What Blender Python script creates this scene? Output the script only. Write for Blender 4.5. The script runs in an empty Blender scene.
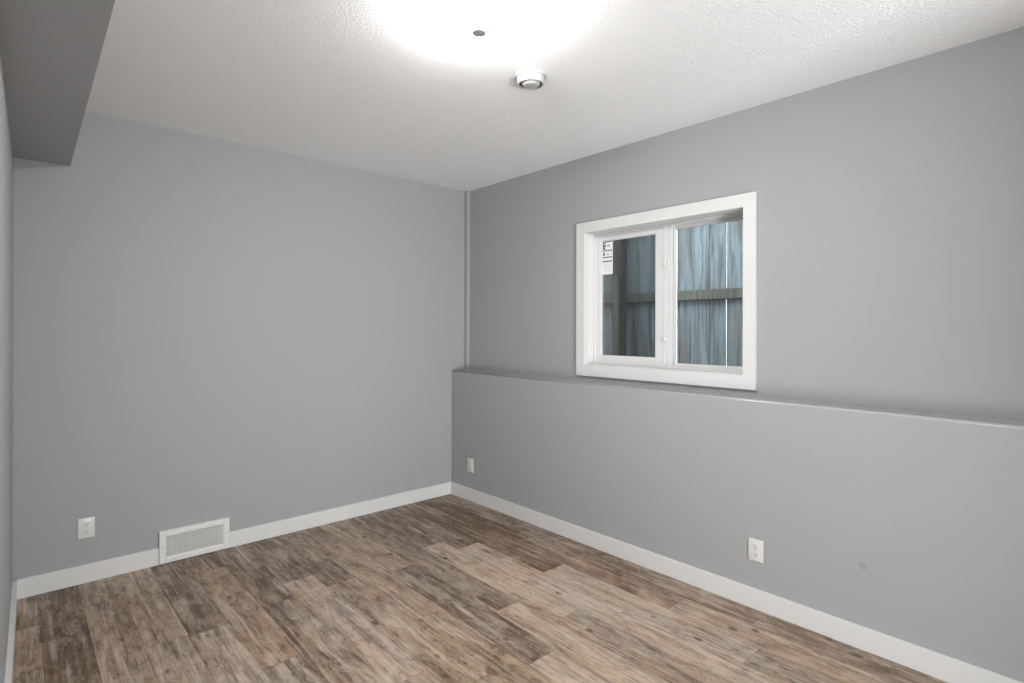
import bpy, bmesh, math, random
from mathutils import Matrix, Vector
S = bpy.context.scene
COL = S.collection
random.seed(7)

# ------------------------------------------------------------------ camera, world, exposure
CAM_H = 1.3206; YAW = 0.7358816; ROLL = 0.0025730
cd = bpy.data.cameras.new('camera'); cam = bpy.data.objects.new('camera', cd); COL.objects.link(cam)
cd.sensor_width = 36.0; cd.lens = 551.38 / 1024 * 36; cd.shift_y = -(341.5 - 328.44) / 1024; cd.clip_start = 0.005
s_, c_ = math.sin(YAW), math.cos(YAW)
F = Vector((s_, c_, 0)); R0 = Vector((c_, -s_, 0)); U0 = Vector((0, 0, 1))
Rv = R0 * math.cos(ROLL) + U0 * math.sin(ROLL); Uv = U0 * math.cos(ROLL) - R0 * math.sin(ROLL)
cam.matrix_world = Matrix(((Rv.x, Uv.x, -F.x, 0), (Rv.y, Uv.y, -F.y, 0), (Rv.z, Uv.z, -F.z, CAM_H), (0, 0, 0, 1)))
S.camera = cam
S.view_settings.view_transform = 'Standard'; S.view_settings.look = 'None'
S.view_settings.gamma = 1; S.view_settings.use_curve_mapping = False
S.view_settings.exposure = 0.10
LAMP = 106.0           # radiance of the frosted dome
HALL_FILL = 172.0           # unseen area light behind the camera, added to brighten ceiling and walls
ad = bpy.data.lights.new('added_hall_fill', 'AREA'); ad.shape = 'RECTANGLE'; ad.size = 1.1; ad.size_y = 1.3; ad.energy = HALL_FILL; ad.color = (.97, .985, 1.0)
ao = bpy.data.objects.new('added_hall_fill', ad); COL.objects.link(ao); ao.location = (.80, -2.25, .50); ao.rotation_euler = (math.radians(132), 0, math.radians(-18))
w = bpy.data.worlds.new('overcast_sky'); S.world = w; w.use_nodes = True
bg = w.node_tree.nodes['Background']; bg.inputs[0].default_value = (0.86, 0.93, 1.0, 1); bg.inputs[1].default_value = 10.0

# ------------------------------------------------------------------ room measures (metres)
XW = 2.764      # upper window wall
XL = 2.608      # face of the thicker lower wall
YB = 3.599      # back wall
YN = -0.70      # wall behind the camera
HC = 2.44
LED = 0.985
BH = 0.094; BT = 0.013
def xleft(y): return 0.002 - 0.0205 * (YB - y)

# ------------------------------------------------------------------ materials
def mat(name, col=(.8, .8, .8), rough=.5, metal=0, spec=.5):
    m = bpy.data.materials.new(name); m.use_nodes = True
    b = m.node_tree.nodes['Principled BSDF']
    b.inputs['Base Color'].default_value = (*col, 1); b.inputs['Roughness'].default_value = rough
    b.inputs['Metallic'].default_value = metal; b.inputs['Specular IOR Level'].default_value = spec
    return m
class N:
    def __init__(s, m): s.t = m.node_tree; s.b = s.t.nodes['Principled BSDF']
    def n(s, typ, **k):
        o = s.t.nodes.new(typ)
        for a, v in k.items(): setattr(o, a, v)
        return o
    def l(s, a, b): s.t.links.new(a, b)
    def pos(s): return s.n('ShaderNodeNewGeometry').outputs['Position']
    def scale(s, v, sc, off=None):
        m = s.n('ShaderNodeMapping'); s.l(v, m.inputs[0]); m.inputs['Scale'].default_value = sc
        if off is not None: m.inputs['Location'].default_value = off
        return m.outputs[0]
    def noise(s, v, sc=1, det=3, rough=.55, dist=0):
        o = s.n('ShaderNodeTexNoise'); s.l(v, o.inputs['Vector']); o.inputs['Scale'].default_value = sc
        o.inputs['Detail'].default_value = det; o.inputs['Roughness'].default_value = rough; o.inputs['Distortion'].default_value = dist
        return o.outputs['Fac']
    def math(s, op, a, b=None, c=None, clamp=False):
        o = s.n('ShaderNodeMath', operation=op, use_clamp=clamp)
        for i, v in enumerate((a, b, c)):
            if v is None: continue
            if isinstance(v, (int, float)): o.inputs[i].default_value = v
            else: s.l(v, o.inputs[i])
        return o.outputs[0]
    def ramp(s, f, a, b):
        o = s.n('ShaderNodeMapRange'); s.l(f, o.inputs[0]); o.inputs[1].default_value = a; o.inputs[2].default_value = b
        return o.outputs[0]
    def mix(s, f, a, b, mode='MIX'):
        o = s.n('ShaderNodeMix', data_type='RGBA', blend_type=mode)
        if isinstance(f, (int, float)): o.inputs[0].default_value = f
        else: s.l(f, o.inputs[0])
        for i, v in ((6, a), (7, b)):
            if isinstance(v, tuple): o.inputs[i].default_value = (*v, 1)
            else: s.l(v, o.inputs[i])
        return o.outputs[2]
    def bump(s, h, strength, dist):
        o = s.n('ShaderNodeBump'); s.l(h, o.inputs['Height']); o.inputs['Strength'].default_value = strength
        o.inputs['Distance'].default_value = dist; s.l(o.outputs[0], s.b.inputs['Normal'])
    def color(s, c): s.l(c, s.b.inputs['Base Color'])
def srgb(r, g, b):
    f = lambda v: (v / 255 / 12.92) if v / 255 <= .04045 else ((v / 255 + .055) / 1.055) ** 2.4
    return (f(r), f(g), f(b))

def paint_wall(name, smudge=False):
    m = mat(name, (0.39, 0.392, 0.392), .6, spec=.3); k = N(m); p = k.pos()
    k.bump(k.noise(p, 180, 3), .12, .002)
    c = k.mix(k.noise(p, 1.3, 2), (0.366, 0.371, 0.377), (0.376, 0.377, 0.378))
    if smudge:
        d = k.n('ShaderNodeVectorMath', operation='DISTANCE'); k.l(p, d.inputs[0]); d.inputs[1].default_value = (XL, .714, .342)
        d2 = k.math('ADD', d.outputs['Value'], k.math('MULTIPLY', k.math('SUBTRACT', k.noise(p, 60, 2), .5), .012))
        c = k.mix(k.math('MULTIPLY', k.ramp(d2, .021, .010), .28), c, (.2, .2, .2))
    k.color(c); return m
M_WALL = paint_wall('grey_wall_paint'); M_WALLR = paint_wall('grey_wall_paint_with_smudge', True)
M_LEDGE = mat('semigloss_grey_ledge_paint', (.40, .402, .40), .22, spec=.7); k = N(M_LEDGE); k.color(k.mix(k.noise(k.pos(), 1.3, 2), (.375, .38, .385), (.385, .385, .385)))
M_CEIL = mat('textured_white_ceiling', (.945, .945, .945), .9, spec=.1)
k = N(M_CEIL); p = k.pos()
h = k.math('ADD', k.ramp(k.noise(p, 95, 4, .7), .42, .62), k.math('MULTIPLY', k.noise(p, 260, 2), .5)); k.bump(h, .6, .004)
M_TRIM = mat('white_trim_paint', (.70, .70, .695), .35)
k = N(M_TRIM); k.bump(k.noise(k.scale(k.pos(), (90, 90, 90)), 1, 2), .01, .0005)
M_VINYL = mat('white_window_vinyl', (.70, .70, .70), .3)
k = N(M_VINYL); k.bump(k.noise(k.pos(), 300, 2), .02, .001)
M_PLAST = mat('white_plastic', (.70, .70, .675), .3)
k = N(M_PLAST); k.bump(k.noise(k.pos(), 400, 2), .02, .0005)
M_DET = mat('aged_white_plastic', (.46, .46, .45), .4); k = N(M_DET); k.bump(k.noise(k.pos(), 400, 2), .02, .0005)
M_PLAST2 = mat('ivory_plastic', (.70, .69, .66), .35)
k = N(M_PLAST2); k.bump(k.noise(k.pos(), 400, 2), .02, .0005)
M_DARK = mat('dark_void', (.015, .015, .015), .8)
k = N(M_DARK); k.color(k.mix(k.noise(k.pos(), 80), (.01, .01, .01), (.025, .025, .025)))
M_GRIL = mat('white_enamelled_steel', (.76, .76, .745), .4)
k = N(M_GRIL); k.bump(k.noise(k.pos(), 350, 2), .03, .0005)
M_SCREW = mat('screw_metal', (.6, .6, .58), .35, .9)
k = N(M_SCREW); k.bump(k.noise(k.pos(), 500, 2), .05, .0005)
M_NICK = mat('brushed_nickel', (.55, .48, .43), .45, .5)
k = N(M_NICK); k.bump(k.noise(k.scale(k.pos(), (300, 300, 20)), 1, 2), .05, .0005)
M_INK = mat('black_ink', (.02, .02, .02), .6)
k = N(M_INK); k.color(k.mix(k.noise(k.pos(), 300), (.015, .015, .015), (.035, .035, .035)))
M_PAPER = mat('white_label_paper', (.82, .82, .82), .6)
k = N(M_PAPER); k.color(k.mix(k.noise(k.pos(), 40), (.80, .81, .82), (.86, .86, .85)))

M_DOME = bpy.data.materials.new('lit_frosted_glass'); M_DOME.use_nodes = True
nt = M_DOME.node_tree; nt.nodes.clear()
e = nt.nodes.new('ShaderNodeEmission'); o = nt.nodes.new('ShaderNodeOutputMaterial'); e.inputs[1].default_value = LAMP
nz = nt.nodes.new('ShaderNodeTexNoise'); nz.inputs['Scale'].default_value = 9
mx = nt.nodes.new('ShaderNodeMix'); mx.data_type = 'RGBA'; mx.inputs[6].default_value = (1, .985, .96, 1); mx.inputs[7].default_value = (1, .99, .97, 1)
nt.links.new(nz.outputs['Fac'], mx.inputs[0]); nt.links.new(mx.outputs[2], e.inputs[0]); nt.links.new(e.outputs[0], o.inputs[0])

def clear_mat(name, tint, dark, gloss):
    m = bpy.data.materials.new(name); m.use_nodes = True; t = m.node_tree; t.nodes.clear()
    out = t.nodes.new('ShaderNodeOutputMaterial'); tr = t.nodes.new('ShaderNodeBsdfTransparent'); tr.inputs[0].default_value = (*tint, 1)
    gl = t.nodes.new('ShaderNodeBsdfGlossy'); gl.inputs['Roughness'].default_value = .02 if gloss else .6
    mixn = t.nodes.new('ShaderNodeMixShader')
    if gloss:
        fr = t.nodes.new('ShaderNodeFresnel'); fr.inputs[0].default_value = 1.45; t.links.new(fr.outputs[0], mixn.inputs[0])
        t.links.new(gl.outputs[0], mixn.inputs[2])
    else:
        df = t.nodes.new('ShaderNodeBsdfDiffuse'); df.inputs[0].default_value = (.004, .004, .005, 1)
        tc = t.nodes.new('ShaderNodeNewGeometry'); mp = t.nodes.new('ShaderNodeTexNoise'); mp.inputs['Scale'].default_value = 30
        t.links.new(tc.outputs['Position'], mp.inputs['Vector'])
        mr = t.nodes.new('ShaderNodeMapRange'); t.links.new(mp.outputs['Fac'], mr.inputs[0]); mr.inputs[3].default_value = dark - .02; mr.inputs[4].default_value = dark + .02
        t.links.new(mr.outputs[0], mixn.inputs[0]); t.links.new(df.outputs[0], mixn.inputs[2])
    t.links.new(tr.outputs[0], mixn.inputs[1]); t.links.new(mixn.outputs[0], out.inputs[0]); return m
M_GLASS = clear_mat('window_glass', (.93, .97, .97), 0, True)
M_SCREEN = clear_mat('insect_screen_mesh', (1, 1, 1), .36, False)

# vinyl plank floor; tone / hue / seed of each plank sit in a colour attribute
M_FLOOR = mat('weathered_vinyl_planks', (.3, .2, .15), .42, spec=.4); k = N(M_FLOOR)
at = k.n('ShaderNodeAttribute', attribute_name='plank'); sp = k.n('ShaderNodeSeparateColor'); k.l(at.outputs['Color'], sp.inputs[0])
tone, hue, seed = sp.outputs
off = k.n('ShaderNodeCombineXYZ'); k.l(k.math('MULTIPLY', seed, 37.0), off.inputs[0]); k.l(k.math('MULTIPLY', seed, 91.0), off.inputs[1]); k.l(k.math('MULTIPLY', seed, 53.0), off.inputs[2])
va = k.n('ShaderNodeVectorMath', operation='ADD'); k.l(k.pos(), va.inputs[0]); k.l(off.outputs[0], va.inputs[1]); P = va.outputs[0]
grain = k.noise(k.scale(P, (110, 7, 1)), 1, 5, .65, .3)
streak = k.noise(k.scale(P, (26, 2.2, 1)), 1, 5, .65, .7)
patch = k.noise(k.scale(P, (9, 4.5, 1)), 1, 6, .68, 1.2)
blot = k.noise(k.scale(P, (28, 11, 1)), 1, 6, .70, 1.0)
fleck = k.noise(k.scale(P, (80, 26, 1)), 1, 4, .7, .8)
huen = k.noise(k.scale(P, (14, 2.4, 1)), 1, 3, .55, .6)
pale_g, pale_t = srgb(193, 177, 161), srgb(184, 156, 127)
dark_g, dark_t = srgb(98, 81, 66), srgb(112, 83, 54)
hf = k.math('ADD', k.math('MULTIPLY', hue, .8), k.math('MULTIPLY', k.math('SUBTRACT', huen, .5), 1.7), clamp=True)
pale = k.mix(hf, pale_g, pale_t); dark = k.mix(hf, dark_g, dark_t)
tf = k.math('ADD', tone, k.math('MULTIPLY', k.math('SUBTRACT', streak, .5), 1.9))
tf = k.math('ADD', tf, k.math('MULTIPLY', k.math('SUBTRACT', patch, .5), 1.7), clamp=True)
c = k.mix(tf, pale, dark)
c = k.mix(k.math('MULTIPLY', k.ramp(k.noise(k.scale(P, (30, 3.2, 1), (5, 9, 2)), 1, 4, .6, .4), .56, .68), .45), c, srgb(168, 168, 164))
# dark weathering: denser on darker planks
wt = k.math('ADD', blot, k.math('MULTIPLY', k.math('SUBTRACT', tf, .5), .16))
c = k.mix(k.math('MULTIPLY', k.ramp(wt, .545, .645), .62), c, srgb(74, 58, 43))
c = k.mix(k.math('MULTIPLY', k.ramp(k.noise(k.scale(P, (48, 2.6, 1), (3, 1, 7)), 1, 4, .6, .6), .55, .66), .55), c, srgb(82, 64, 49))
c = k.mix(k.math('MULTIPLY', k.ramp(k.noise(k.scale(P, (36, 1.9, 1), (8, 4, 1)), 1, 3, .6, .5), .56, .68), .40), c, srgb(206, 192, 176))
c = k.mix(k.math('MULTIPLY', k.ramp(grain, .52, .66), .42), c, srgb(78, 63, 51))
c = k.mix(k.math('MULTIPLY', k.ramp(fleck, .56, .68), .40), c, srgb(84, 68, 54))
c = k.mix(k.math('MULTIPLY', k.ramp(fleck, .42, .30), .30), c, srgb(204, 190, 172))
vo = k.n('ShaderNodeTexVoronoi'); k.l(k.scale(P, (7.5, 4.2, 1)), vo.inputs['Vector']); vo.inputs['Scale'].default_value = 1; vo.inputs['Randomness'].default_value = 1
kd = k.math('ADD', vo.outputs['Distance'], k.math('MULTIPLY', k.math('SUBTRACT', blot, .5), .16))
c = k.mix(k.math('MULTIPLY', k.ramp(kd, .12, .06), .85), c, srgb(70, 50, 38))
k.color(c)
k.bump(k.math('ADD', grain, k.math('MULTIPLY', fleck, .6)), .10, .0015)
k.l(k.math('ADD', k.math('MULTIPLY', grain, .25), .32), k.b.inputs['Roughness'])
M_SEAM = mat('plank_seam', srgb(52, 42, 34), .8); k = N(M_SEAM); k.color(k.mix(k.noise(k.pos(), 30), srgb(46, 36, 30), srgb(62, 50, 40)))

def fence_mat(name, base, stain, warm):
    m = mat(name, base, .85, spec=.2); k = N(m); g = k.n('ShaderNodeObjectInfo'); tc = k.n('ShaderNodeNewGeometry')
    o2 = k.n('ShaderNodeCombineXYZ'); k.l(k.math('MULTIPLY', g.outputs['Random'], 40), o2.inputs[0]); k.l(k.math('MULTIPLY', g.outputs['Random'], 77), o2.inputs[1])
    va = k.n('ShaderNodeVectorMath', operation='ADD'); k.l(tc.outputs['Position'], va.inputs[0]); k.l(o2.outputs[0], va.inputs[1]); Q = va.outputs[0]
    s1 = k.noise(k.scale(Q, (30, 30, 1.4)), 1, 4, .6, .5); s2 = k.noise(k.scale(Q, (10, 10, 1.1)), 1, 3, .6, .7); s3 = k.noise(k.scale(Q, (140, 140, 5)), 1, 3)
    c = k.mix(k.ramp(s2, .40, .62), base, warm)
    c = k.mix(k.math('MULTIPLY', k.ramp(s1, .48, .66), .8), c, stain)
    c = k.mix(k.math('MULTIPLY', k.ramp(s3, .5, .75), .5), c, stain)
    k.color(c); k.bump(s3, .3, .003); return m
M_FBOARD = fence_mat('weathered_cedar_board', (.135, .160, .175), (.045, .043, .042), (.100, .093, .085))
M_FRAIL = fence_mat('mossy_fence_rail', (.085, .078, .064), (.030, .028, .023), (.062, .058, .045))
M_FPOST = fence_mat('dark_fence_post', (.040, .038, .040), (.018, .016, .016), (.036, .031, .029))
M_GROUND = mat('grey_gravel', (.2, .2, .19), .95); k = N(M_GROUND); k.color(k.mix(k.noise(k.pos(), 45, 5), (.05, .05, .046), (.14, .135, .13))); k.bump(k.noise(k.pos(), 60, 4), .6, .01)

# ------------------------------------------------------------------ mesh helpers
def box(bm, x0, y0, z0, x1, y1, z1, bev=0, mi=0):
    vs = [bm.verts.new(v) for v in ((x0,y0,z0),(x1,y0,z0),(x1,y1,z0),(x0,y1,z0),(x0,y0,z1),(x1,y0,z1),(x1,y1,z1),(x0,y1,z1))]
    fs = [bm.faces.new([vs[i] for i in q]) for q in ((0,3,2,1),(4,5,6,7),(0,1,5,4),(1,2,6,5),(2,3,7,6),(3,0,4,7))]
    for f in fs: f.material_index = mi
    if bev:
        es = list({e for f in fs for e in f.edges})
        r = bmesh.ops.bevel(bm, geom=es, offset=bev, segments=2, profile=.6, affect='EDGES')
        for f in r['faces']: f.material_index = mi
def prism(bm, pts, z0, z1):
    a = [bm.verts.new((x, y, z0)) for x, y in pts]; b = [bm.verts.new((x, y, z1)) for x, y in pts]; n = len(pts)
    bm.faces.new(a[::-1]); bm.faces.new(b)
    for i in range(n): bm.faces.new((a[i], a[(i+1) % n], b[(i+1) % n], b[i]))
def lathe(bm, prof, seg=64, cx=0, cy=0, cz=0):
    rings = []
    for r, z in prof:
        if r < 1e-6: rings.append([bm.verts.new((cx, cy, cz + z))])
        else: rings.append([bm.verts.new((cx + r*math.cos(2*math.pi*i/seg), cy + r*math.sin(2*math.pi*i/seg), cz + z)) for i in range(seg)])
    for a, b in zip(rings, rings[1:]):
        for i in range(seg):
            j = (i+1) % seg
            if len(a) == 1 and len(b) == 1: continue
            if len(a) == 1: bm.faces.new((a[0], b[j], b[i]))
            elif len(b) == 1: bm.faces.new((a[i], a[j], b[0]))
            else: bm.faces.new((a[i], a[j], b[j], b[i]))
def obj(name, bm, m, parent=None, smooth=False):
    bmesh.ops.recalc_face_normals(bm, faces=bm.faces)
    me = bpy.data.meshes.new(name); bm.to_mesh(me); bm.free()
    for q in (m if isinstance(m, (list, tuple)) else [m]): me.materials.append(q)
    if smooth:
        for f in me.polygons: f.use_smooth = True
        me.set_sharp_from_angle(angle=math.radians(40))
    o = bpy.data.objects.new(name, me); COL.objects.link(o)
    if parent: o.parent = parent
    return o
def new(): return bmesh.new()
def struct(name, bm, m, label, smooth=False):
    o = obj(name, bm, m, None, smooth); o['kind'] = 'structure'; o['label'] = label
    o['category'] = name.split('_')[0]; return o
def thing(name, label, cat, loc=(0, 0, 0), rotz=0, group=None):
    o = bpy.data.objects.new(name, None); o.empty_display_size = .1; COL.objects.link(o); o.location = loc; o.rotation_euler = (0, 0, rotz)
    o['label'] = label; o['category'] = cat
    if group: o['group'] = group
    return o

# ------------------------------------------------------------------ floor
JO = {0: [3.026], 1: [2.20], 2: [2.69], 3: [2.67], 4: [2.225, 3.33], 5: [2.72], 6: [2.90, 1.80], 7: [2.72, 1.62], 8: [2.137, 3.23], 9: [1.56, 2.65],
      10: [1.954, 3.05], 11: [1.711, 2.814], 12: [2.66, 1.56], 13: [2.095, 3.19], 14: [1.43, 2.52], 15: [1.105, 2.19, 3.28]}
# (tone 0 pale..1 dark, hue 0 grey..1 tan), from the camera's end of each row to the back wall
TN = {-1: [(.55,.7)]*9, 0: [(.85,.35),(.85,.35)], 1: [(.42,.6),(.42,.6)], 2: [(.38,.35),(.40,.6)], 3: [(.42,.3),(.72,.3)], 4: [(.62,.1),(.45,.8),(.85,.5)],
      5: [(.58,.35),(.66,.5)], 6: [(.32,.3),(.30,.3),(.72,.35)], 7: [(.4,.4),(.42,.55),(.68,.4)], 8: [(.45,.6),(.42,.6),(.7,.4)],
      9: [(.25,.3),(.72,.05),(.42,.7)], 10: [(.22,.5),(.62,.15),(.68,.3)], 11: [(.52,.25),(.18,.35),(.75,.3)], 12: [(.2,.3),(.15,.25),(.75,.4)],
      13: [(.2,.35),(.80,.75),(.75,.4)], 14: [(.3,.6),(.6,.55),(.85,.8)], 15: [(.65,.5),(.68,.35),(.7,.4),(.62,.2)]}
bm = new(); lay = bm.loops.layers.float_color.new('plank')
PW = .157; PL = 1.095
for kx in range(-3, 18):
    x0 = .092 + PW * kx; x1 = x0 + PW
    js = sorted(JO.get(kx, [random.uniform(2.4, 3.4)]))
    while js[0] > YN - .1: js.insert(0, js[0] - PL)
    while js[-1] < YB + .1: js.append(js[-1] + PL)
    segs = [(a, b) for a, b in zip(js, js[1:]) if b > YN - .02 and a < YB]
    tn = TN.get(kx, []); tn = tn[-len(segs):]
    pad = [(random.uniform(.3, .6), random.uniform(.2, .6)) for _ in range(len(segs) - len(tn))]
    tn = pad + tn
    for (a, b), (t, h) in zip(segs, tn):
        g = .0006; xa = max(x0 + g, -.22); xb = min(x1 - g, 2.70); ya = max(a + g, YN - .05); yb = min(b - g, YB + .05)
        if xb <= xa or yb <= ya: continue
        n0 = len(bm.faces); box(bm, xa, ya, -.004, xb, yb, 0)
        bm.faces.ensure_lookup_table(); sd = random.random()
        for f in bm.faces[n0:]:
            for lp in f.loops: lp[lay] = (t, h, sd, 1)
box(bm, -.22, YN - .05, -.05, 2.70, YB + .05, -.0042, mi=1); box(bm, .1, YN - 2.6, -.05, 2.9, YN - .05, 0, mi=0)
struct('floor', bm, [M_FLOOR, M_SEAM], 'weathered brown and grey wood-look plank floor')

# ------------------------------------------------------------------ walls and ceiling
bm = new(); box(bm, -.4, YN - 2.6, HC, XW + .2, YB + .2, HC + .2); struct('ceiling', bm, M_CEIL, 'white textured ceiling')
bm = new(); box(bm, -.4, YB, -.05, XW + .2, YB + .2, HC); struct('wall_back', bm, M_WALL, 'grey painted back wall')
bm = new(); DX0, DX1, DZ = .60, 1.86, 2.04  # doorway is added; its edges are set to shape the fill light
box(bm, -.4, YN - .12, -.05, DX0, YN, HC); box(bm, DX1, YN - .12, -.05, XW + .2, YN, HC); box(bm, DX0, YN - .12, DZ, DX1, YN, HC)
box(bm, .1, YN - 2.5, -.05, .2, YN - .12, HC); box(bm, 2.8, YN - 2.5, -.05, 2.9, YN - .12, HC); box(bm, .1, YN - 2.6, -.05, 2.9, YN - 2.5, HC)  # made-up hall walls enclosing the added fill light
struct('wall_front', bm, M_WALL, 'grey painted wall behind the camera, with an added doorway and hall for the fill light')
bm = new(); prism(bm, [(-.4, YN), (xleft(YN), YN), (xleft(YB), YB), (-.4, YB)], -.05, HC); struct('wall_left', bm, M_WALL, 'grey painted wall along the left edge')
# window opening
WY0, WY1, WZ0, WZ1 = 1.289, 2.336, 1.086, 1.940
bm = new()
XO = XW + .15
box(bm, XW, YN, LED - .01, XO, YB, WZ0); box(bm, XW, YN, WZ1, XO, YB, HC)
box(bm, XW, YN, WZ0, XO, WY0, WZ1); box(bm, XW, WY1, WZ0, XO, YB, WZ1)
# thicker lower part with a rounded ledge
prof = [(XL, -.05)] + [(XL + .010 - .010 * math.cos(math.radians(q * 15)), LED - .010 + .010 * math.sin(math.radians(q * 15))) for q in range(7)] + [(XO, LED), (XO, -.05)]
a = [bm.verts.new((x, YN, z)) for x, z in prof]; b = [bm.verts.new((x, YB, z)) for x, z in prof]
bm.faces.new(a); bm.faces.new(b[::-1])
for i in range(len(prof)): j = (i+1) % len(prof); f = bm.faces.new((a[i], b[i], b[j], a[j])); f.material_index = 1 if 1 <= i <= 7 else 0; f.smooth = 1 <= i <= 6
struct('wall_right', bm, [M_WALLR, M_LEDGE], 'grey window wall with a thicker lower half ending in a ledge', smooth=False)
bm = new(); box(bm, XW - .033, YB - .035, LED, XW, YB, HC, 0); struct('trim_1', bm, M_WALL, 'narrow grey boxed pipe chase in the corner above the ledge')
bm = new(); sz = 2.142
prism(bm, [(xleft(YN), YN), (.216 - .014 * (YB - YN), YN), (.216, YB), (xleft(YB), YB)], sz, HC)
struct('trim_2', bm, M_WALL, 'grey boxed soffit under the ceiling along the left wall')



bm = new()
box(bm, xleft(YB) + .012, YB - BT, 0, .604, YB, BH, .002); box(bm, .966, YB - BT, 0, XL, YB, BH, .002)
struct('baseboard_back', bm, M_TRIM, 'white baseboard along the back wall')
bm = new(); box(bm, XL - BT, YN, 0, XL, YB - BT, BH, .002); struct('baseboard_right', bm, M_TRIM, 'white baseboard under the ledge wall')
bm = new(); prism(bm, [(xleft(YN), YN), (xleft(YN) + .017, YN), (xleft(YB) + .017, YB - BT), (xleft(YB), YB - BT)], 0, BH)
struct('baseboard_left', bm, M_TRIM, 'white baseboard along the left wall')

# ------------------------------------------------------------------ window
win = thing('window_1', 'white framed sliding window with two panes looking onto a fence', 'window', (XW, 0, 0)); win['kind'] = 'structure'
def wobj(name, bm, m, parent, smooth=False):
    bmesh.ops.translate(bm, vec=(-XW, 0, 0), verts=bm.verts)
    return obj(name, bm, m, parent, smooth)
CX = XW - .018
bm = new()
box(bm, CX, 1.2245, 1.015, XW, WY0, 2.008, .0015); box(bm, CX, WY1, 1.015, XW, 2.4045, 2.008, .0015)
box(bm, CX + .0008, WY0, 1.015, XW, WY1, WZ0, .001); box(bm, CX + .0008, WY0, WZ1, XW, WY1, 2.008, .001)
wobj('casing', bm, M_TRIM, win)
JX = XW + .072; jt = .004
bm = new()
box(bm, XW, WY0, WZ0, JX, WY0 + jt, WZ1); box(bm, XW, WY1 - jt, WZ0, JX, WY1, WZ1)
box(bm, XW, WY0 + jt, WZ0, JX, WY1 - jt, WZ0 + jt); box(bm, XW, WY0 + jt, WZ1 - jt, JX, WY1 - jt, WZ1)
wobj('jamb_liner', bm, M_TRIM, win)
def ring(bm, x0, x1, y0, y1, z0, z1, l, r, b, t, bev=.002):
    """frame: l = width at high-y side, r = width at low-y side"""
    box(bm, x0, y1 - l, z0, x1, y1, z1, bev); box(bm, x0, y0, z0, x1, y0 + r, z1, bev)
    box(bm, x0 + .0005, y0 + r, z0, x1 - .0005, y1 - l, z0 + b, bev); box(bm, x0 + .0005, y0 + r, z1 - t, x1 - .0005, y1 - l, z1, bev)
# outer vinyl frame with stepped tracks
bm = new()
fy0, fy1, fz0, fz1 = WY0 + jt, WY1 - jt, WZ0 + jt, WZ1 - jt
ring(bm, JX, XO - .004, fy0, fy1, fz0, fz1, .016, .020, .012, .012)
ring(bm, JX + .030, JX + .036, fy0 + .020, fy1 - .016, fz0 + .012, fz1 - .012, .004, .004, .006, .010, .0008)
ring(bm, JX + .058, JX + .066, fy0 + .020, fy1 - .016, fz0 + .012, fz1 - .012, .004, .004, .012, .014, .0008)
wobj('frame', bm, M_VINYL, win)
# left sliding sash (inner track)
sy0, sy1 = 1.812, fy1 - .012
bm = new(); SX0, SX1 = JX + .004, JX + .028
gy1, gy0, gz0, gz1 = 2.272, 1.868, 1.149, 1.886
ring(bm, SX0, SX1, sy0, sy1, fz0 + .010, fz1 - .010, sy1 - gy1 - .004, gy0 - sy0 - .004, gz0 - fz0 - .014, fz1 - gz1 - .014, .003)
ring(bm, SX0 + .006, SX1 - .004, gy0 - .006, gy1 + .006, gz0 - .006, gz1 + .006, .006, .006, .006, .006, .0015)
sash = wobj('sash', bm, M_VINYL, win); sash['label'] = 'left sliding sash with a paper sticker'
bm = new(); box(bm, SX0 + .012, gy0 - .004, gz0 - .004, SX0 + .016, gy1 + .004, gz1 + .004); wobj('glass', bm, M_GLASS, sash)
bm = new(); box(bm, XO - .016, gy0 - .05, gz0 - .035, XO - .015, gy1 + .03, gz1 + .035); scr = wobj('insect_screen', bm, M_SCREEN, win)
# meeting rail / central mullion
bm = new()
box(bm, JX + .002, 1.790, fz0 + .006, JX + .034, sy0 - .001, fz1 - .006, .003)
box(bm, JX + .010, 1.757, fz0 + .006, JX + .050, 1.789, fz1 - .006, .003)
box(bm, JX + .024, 1.7515, fz0 + .010, JX + .060, 1.7545, fz1 - .014, .001)
wobj('mullion', bm, M_VINYL, win)
# right fixed pane and glazing bead
ry0, ry1, rz0, rz1 = fy0 + .026, 1.757, 1.119, 1.903
bm = new(); ring(bm, JX + .036, JX + .056, fy0 + .019, 1.760, fz0 + .011, fz1 - .011, .007, .010, rz0 - fz0 - .011, fz1 - rz1 - .011, .003)
bead = wobj('fixed_frame', bm, M_VINYL, win)
bm = new(); box(bm, JX + .044, ry0, rz0 - .004, JX + .048, ry1 + .002, rz1 + .004); wobj('glass', bm, M_GLASS, bead)
def latch(z):
    bm = new(); box(bm, JX - .003, 1.788, z - .020, JX + .002, 1.806, z + .020, .002)
    lt = wobj('latch', bm, M_VINYL, win)
    bm = new(); box(bm, JX - .014, 1.793, z - .013, JX - .003, 1.800, z + .004, .002); wobj('latch_lever', bm, M_VINYL, lt)
latch(1.700); latch(1.260)
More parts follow.
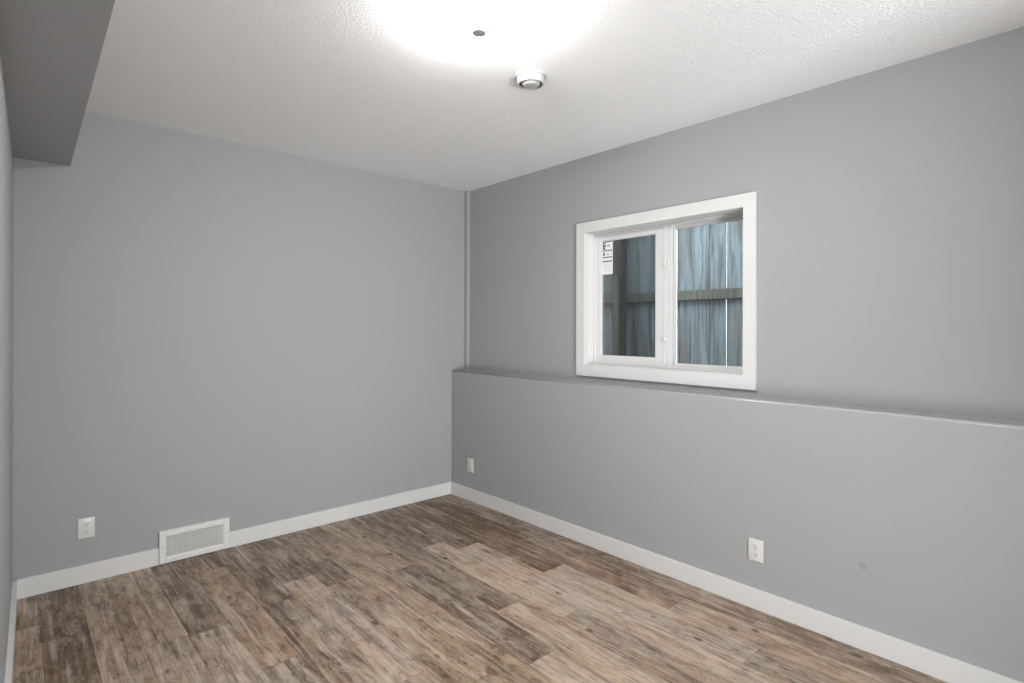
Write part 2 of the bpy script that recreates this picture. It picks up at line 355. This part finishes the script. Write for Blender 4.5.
# paper sticker on the left pane
SXS = SX0 + .0112
bm = new(); box(bm, SXS, 2.188, 1.672, SXS + .0006, 2.271, 1.884); stk = wobj('sticker', bm, M_PAPER, sash); stk['label'] = 'white paper sticker with black printed bands'
bm = new()
def mark(y0, y1, z0, z1): box(bm, SXS - .0004, y0, z0, SXS, y1, z1)
for z, hh in ((1.880, .004), (1.823, .006), (1.780, .006), (1.753, .007)): mark(2.192, 2.269, z, z + hh)
mark(2.246, 2.266, 1.868, 1.876); mark(2.243, 2.262, 1.850, 1.862); mark(2.248, 2.266, 1.834, 1.845); mark(2.262, 2.267, 1.834, 1.876)
for q in range(3): mark(2.210, 2.234, 1.850 + q*.006, 1.852 + q*.006)
mark(2.252, 2.264, 1.795, 1.815); mark(2.222, 2.236, 1.806, 1.808); mark(2.214, 2.240, 1.798, 1.800)
for q in range(5): mark(2.196, 2.262, 1.738 - q*.011, 1.7388 - q*.011)
wobj('print', bm, M_INK, stk)

# ------------------------------------------------------------------ outlets
def outlet(loc, rz, label):
    """local: faces -y, centred on its plate"""
    t = thing('wall_outlet', label, 'outlet', loc, rz, 'white duplex outlets low on the walls')
    bm = new(); box(bm, -.035, -.0055, -.052, .035, 0, .052, .0025); obj('cover_plate', bm, M_PLAST, t, True)
    for s in (1, -1):
        bm = new(); pts = []
        for i in range(32):
            a = 2*math.pi*i/32; pts.append((.0170*math.cos(a), max(-.0120, min(.0120, .0170*math.sin(a)))))
        f1 = [bm.verts.new((x, -.0068, z + s*.0195)) for x, z in pts]; f2 = [bm.verts.new((x, -.0050, z + s*.0195)) for x, z in pts]
        bm.faces.new(f1); bm.faces.new(f2[::-1])
        for i in range(32): bm.faces.new((f1[i], f1[(i+1) % 32], f2[(i+1) % 32], f2[i]))
        r = obj('receptacle', bm, M_PLAST2, t)
        bm = new(); zc = s*.0195
        box(bm, -.0075, -.0070, zc - .0005, -.0053, -.0067, zc + .0080); box(bm, .0050, -.0070, zc, .0070, -.0067, zc + .0070)
        lathe(bm, [(0, 0), (.0028, 0), (.0028, .0003), (0, .0003)], 16)
        vs = [v for v in bm.verts][16:]
        for v in vs: v.co = Vector((v.co.x, -.0070 + v.co.z, zc - .0065 + v.co.y))
        obj('slots', bm, M_DARK, r)
    bm = new(); lathe(bm, [(0, 0), (.0026, 0), (.0032, -.0008), (0, -.0008)], 16)
    for v in bm.verts: v.co = Vector((v.co.x, -.0062 - v.co.z * .2, v.co.y))
    obj('screw', bm, M_SCREW, t)
outlet((.285, YB, .281), 0, 'white duplex outlet on the back wall left of the floor vent')
outlet((XL, 3.348, .270), -math.pi/2, 'small distant white duplex outlet near the far corner under the ledge')
outlet((XL, 1.1565, .275), -math.pi/2, 'white duplex outlet below the window on the ledge wall')

# ------------------------------------------------------------------ return-air vent on the back wall
vt = thing('wall_vent', 'white slatted metal floor vent at the foot of the back wall', 'vent', (.785, YB, 0))
hw = .1795
bm = new()
def vring(y0, y1, ax, az0, az1, w_, bev):
    box(bm, -ax, y0, az0, -ax + w_, y1, az1, bev); box(bm, ax - w_, y0, az0, ax, y1, az1, bev)
    box(bm, -ax + w_, y0, az0, ax - w_, y1, az0 + w_, bev); box(bm, -ax + w_, y0, az1 - w_, ax - w_, y1, az1, bev)
vring(-.020, 0, hw, .003, .184, .030, .003)
vring(-.017, -.002, hw - .029, .032, .155, .005, .001)
obj('frame', bm, M_GRIL, vt)
bm = new(); n = 34; xa, xb = -hw + .036, hw - .036
for i in range(n):
    x = xa + (xb - xa) * (i + .5) / n
    pts = [(x - .0030, -.0155), (x - .0019, -.0160), (x + .0030, -.0090), (x + .0019, -.0085)]
    prism(bm, pts, .037, .150)
box(bm, xa, -.0105, .090, xb, -.0065, .094)
obj('louvers', bm, M_GRIL, vt)
bm = new(); box(bm, xa - .004, -.0085, .034, xb + .004, -.002, .153); obj('backing', bm, M_GRIL, vt)
for sx in (-1, 1):
    bm = new(); lathe(bm, [(0, 0), (.004, 0), (.0045, -.001), (0, -.001)], 16)
    for v in bm.verts: v.co = Vector((sx * (hw - .015) + v.co.x, -.0212 - v.co.z * .2, .094 + v.co.y))
    obj('screw', bm, M_SCREW, vt)

# ------------------------------------------------------------------ ceiling light
LX, LY = 1.226, 1.532
lt = thing('ceiling_light', 'round frosted flush-mount ceiling light, lit, with small metal finial', 'ceiling light', (LX, LY, HC))
bm = new(); lathe(bm, [(0, 0), (.150, 0), (.155, -.004), (.155, -.020), (.150, -.024), (0, -.024)], 64); obj('base_pan', bm, M_PLAST, lt, True)
bm = new()
pr = [(.157, -.008), (.166, -.010)]
for i in range(0, 13):
    a = math.radians(90 * i / 12); pr.append((.168 * math.cos(a) if i < 12 else 0, -.018 - .048 * math.sin(a)))
lathe(bm, pr, 64); obj('glass_shade', bm, M_DOME, lt, True)
bm = new(); lathe(bm, [(0, -.066), (.024, -.066), (.0265, -.0675), (.0265, -.0715), (.024, -.0735), (.010, -.074), (0, -.074)], 32)
fin = obj('finial', bm, M_NICK, lt, True)

# ------------------------------------------------------------------ smoke detector
sd = thing('smoke_detector', 'small round white smoke detector on the ceiling beside the light', 'smoke detector', (1.700, 1.758, HC))
bm = new(); lathe(bm, [(0, 0), (.069, 0), (.070, -.003), (.070, -.008), (.067, -.011), (0, -.011)], 48); obj('mounting_base', bm, M_DET, sd, True)
bm = new(); lathe(bm, [(0, -.011), (.062, -.011), (.0615, -.020), (.0595, -.035), (.057, -.039), (.052, -.0395), (.0500, -.034), (.043, -.032), (.039, -.036), (.038, -.0405), (.035, -.043), (.022, -.0445), (0, -.045)], 48)
body = obj('body', bm, M_DET, sd, True)
bm = new(); lathe(bm, [(.0498, -.0352), (.0498, -.0342), (.0440, -.0326), (.0440, -.0336), (.0498, -.0352)], 48); obj('sensor_slot', bm, M_DARK, body)
bm = new(); lathe(bm, [(0, -.0440), (.005, -.0440), (.005, -.0456), (0, -.0458)], 20); bmesh.ops.translate(bm, vec=(.018, .008, 0), verts=bm.verts); obj('test_button', bm, M_PLAST2, body)

# ------------------------------------------------------------------ outside: fence and ground
FX = 4.20; GZ = .55
bm = new(); box(bm, XO, -3, GZ - .3, FX + 2.0, 9, GZ); g = struct('ground', bm, M_GROUND, 'strip of gravel between the house and the fence')
fn = thing('wooden_fence', 'weathered blue-grey board fence with a rail and post outside the window', 'fence', (FX, 2.5, GZ))
def fobj(name, bm, m, parent=fn):
    bmesh.ops.translate(bm, vec=(-FX, -2.5, -GZ), verts=bm.verts); return obj(name, bm, m, parent)
y = .31; i = 0
while y < 6.6:
    wd = .138 + random.uniform(-.004, .004); bm = new(); dx = .007 * (i % 2) + random.uniform(-.002, .002); dz = random.uniform(-.015, .015)
    box(bm, FX + dx, y, GZ + .04, FX + .018 + dx, y + wd, 2.34 + dz, .002); fobj('board', bm, M_FBOARD)
    y += wd - .001; i += 1
    if 2.03 < y < 2.165: y += .0135
for zc in (.80, 1.60, 2.26):
    bm = new(); box(bm, FX - .040, .2, zc - .040, FX - .004, 6.6, zc + .040, .004); fobj('rail', bm, M_FRAIL)
for yc in (.66, 3.08, 5.50):
    bm = new(); box(bm, FX - .132, yc - .048, GZ - .2, FX - .042, yc + .048, 2.40, .004); fobj('post', bm, M_FPOST)
bm = new(); yc = 3.08
a = [(yc - .036, GZ + .02), (yc + .036, GZ + .02), (yc + .036, 1.74), (yc, 1.81), (yc - .036, 1.74)]
v1 = [bm.verts.new((FX - .150, q, z)) for q, z in a]; v2 = [bm.verts.new((FX - .133, q, z)) for q, z in a]
bm.faces.new(v1); bm.faces.new(v2[::-1])
for i in range(5): bm.faces.new((v1[i], v1[(i+1) % 5], v2[(i+1) % 5], v2[i]))
fobj('splice_board', bm, M_FRAIL)
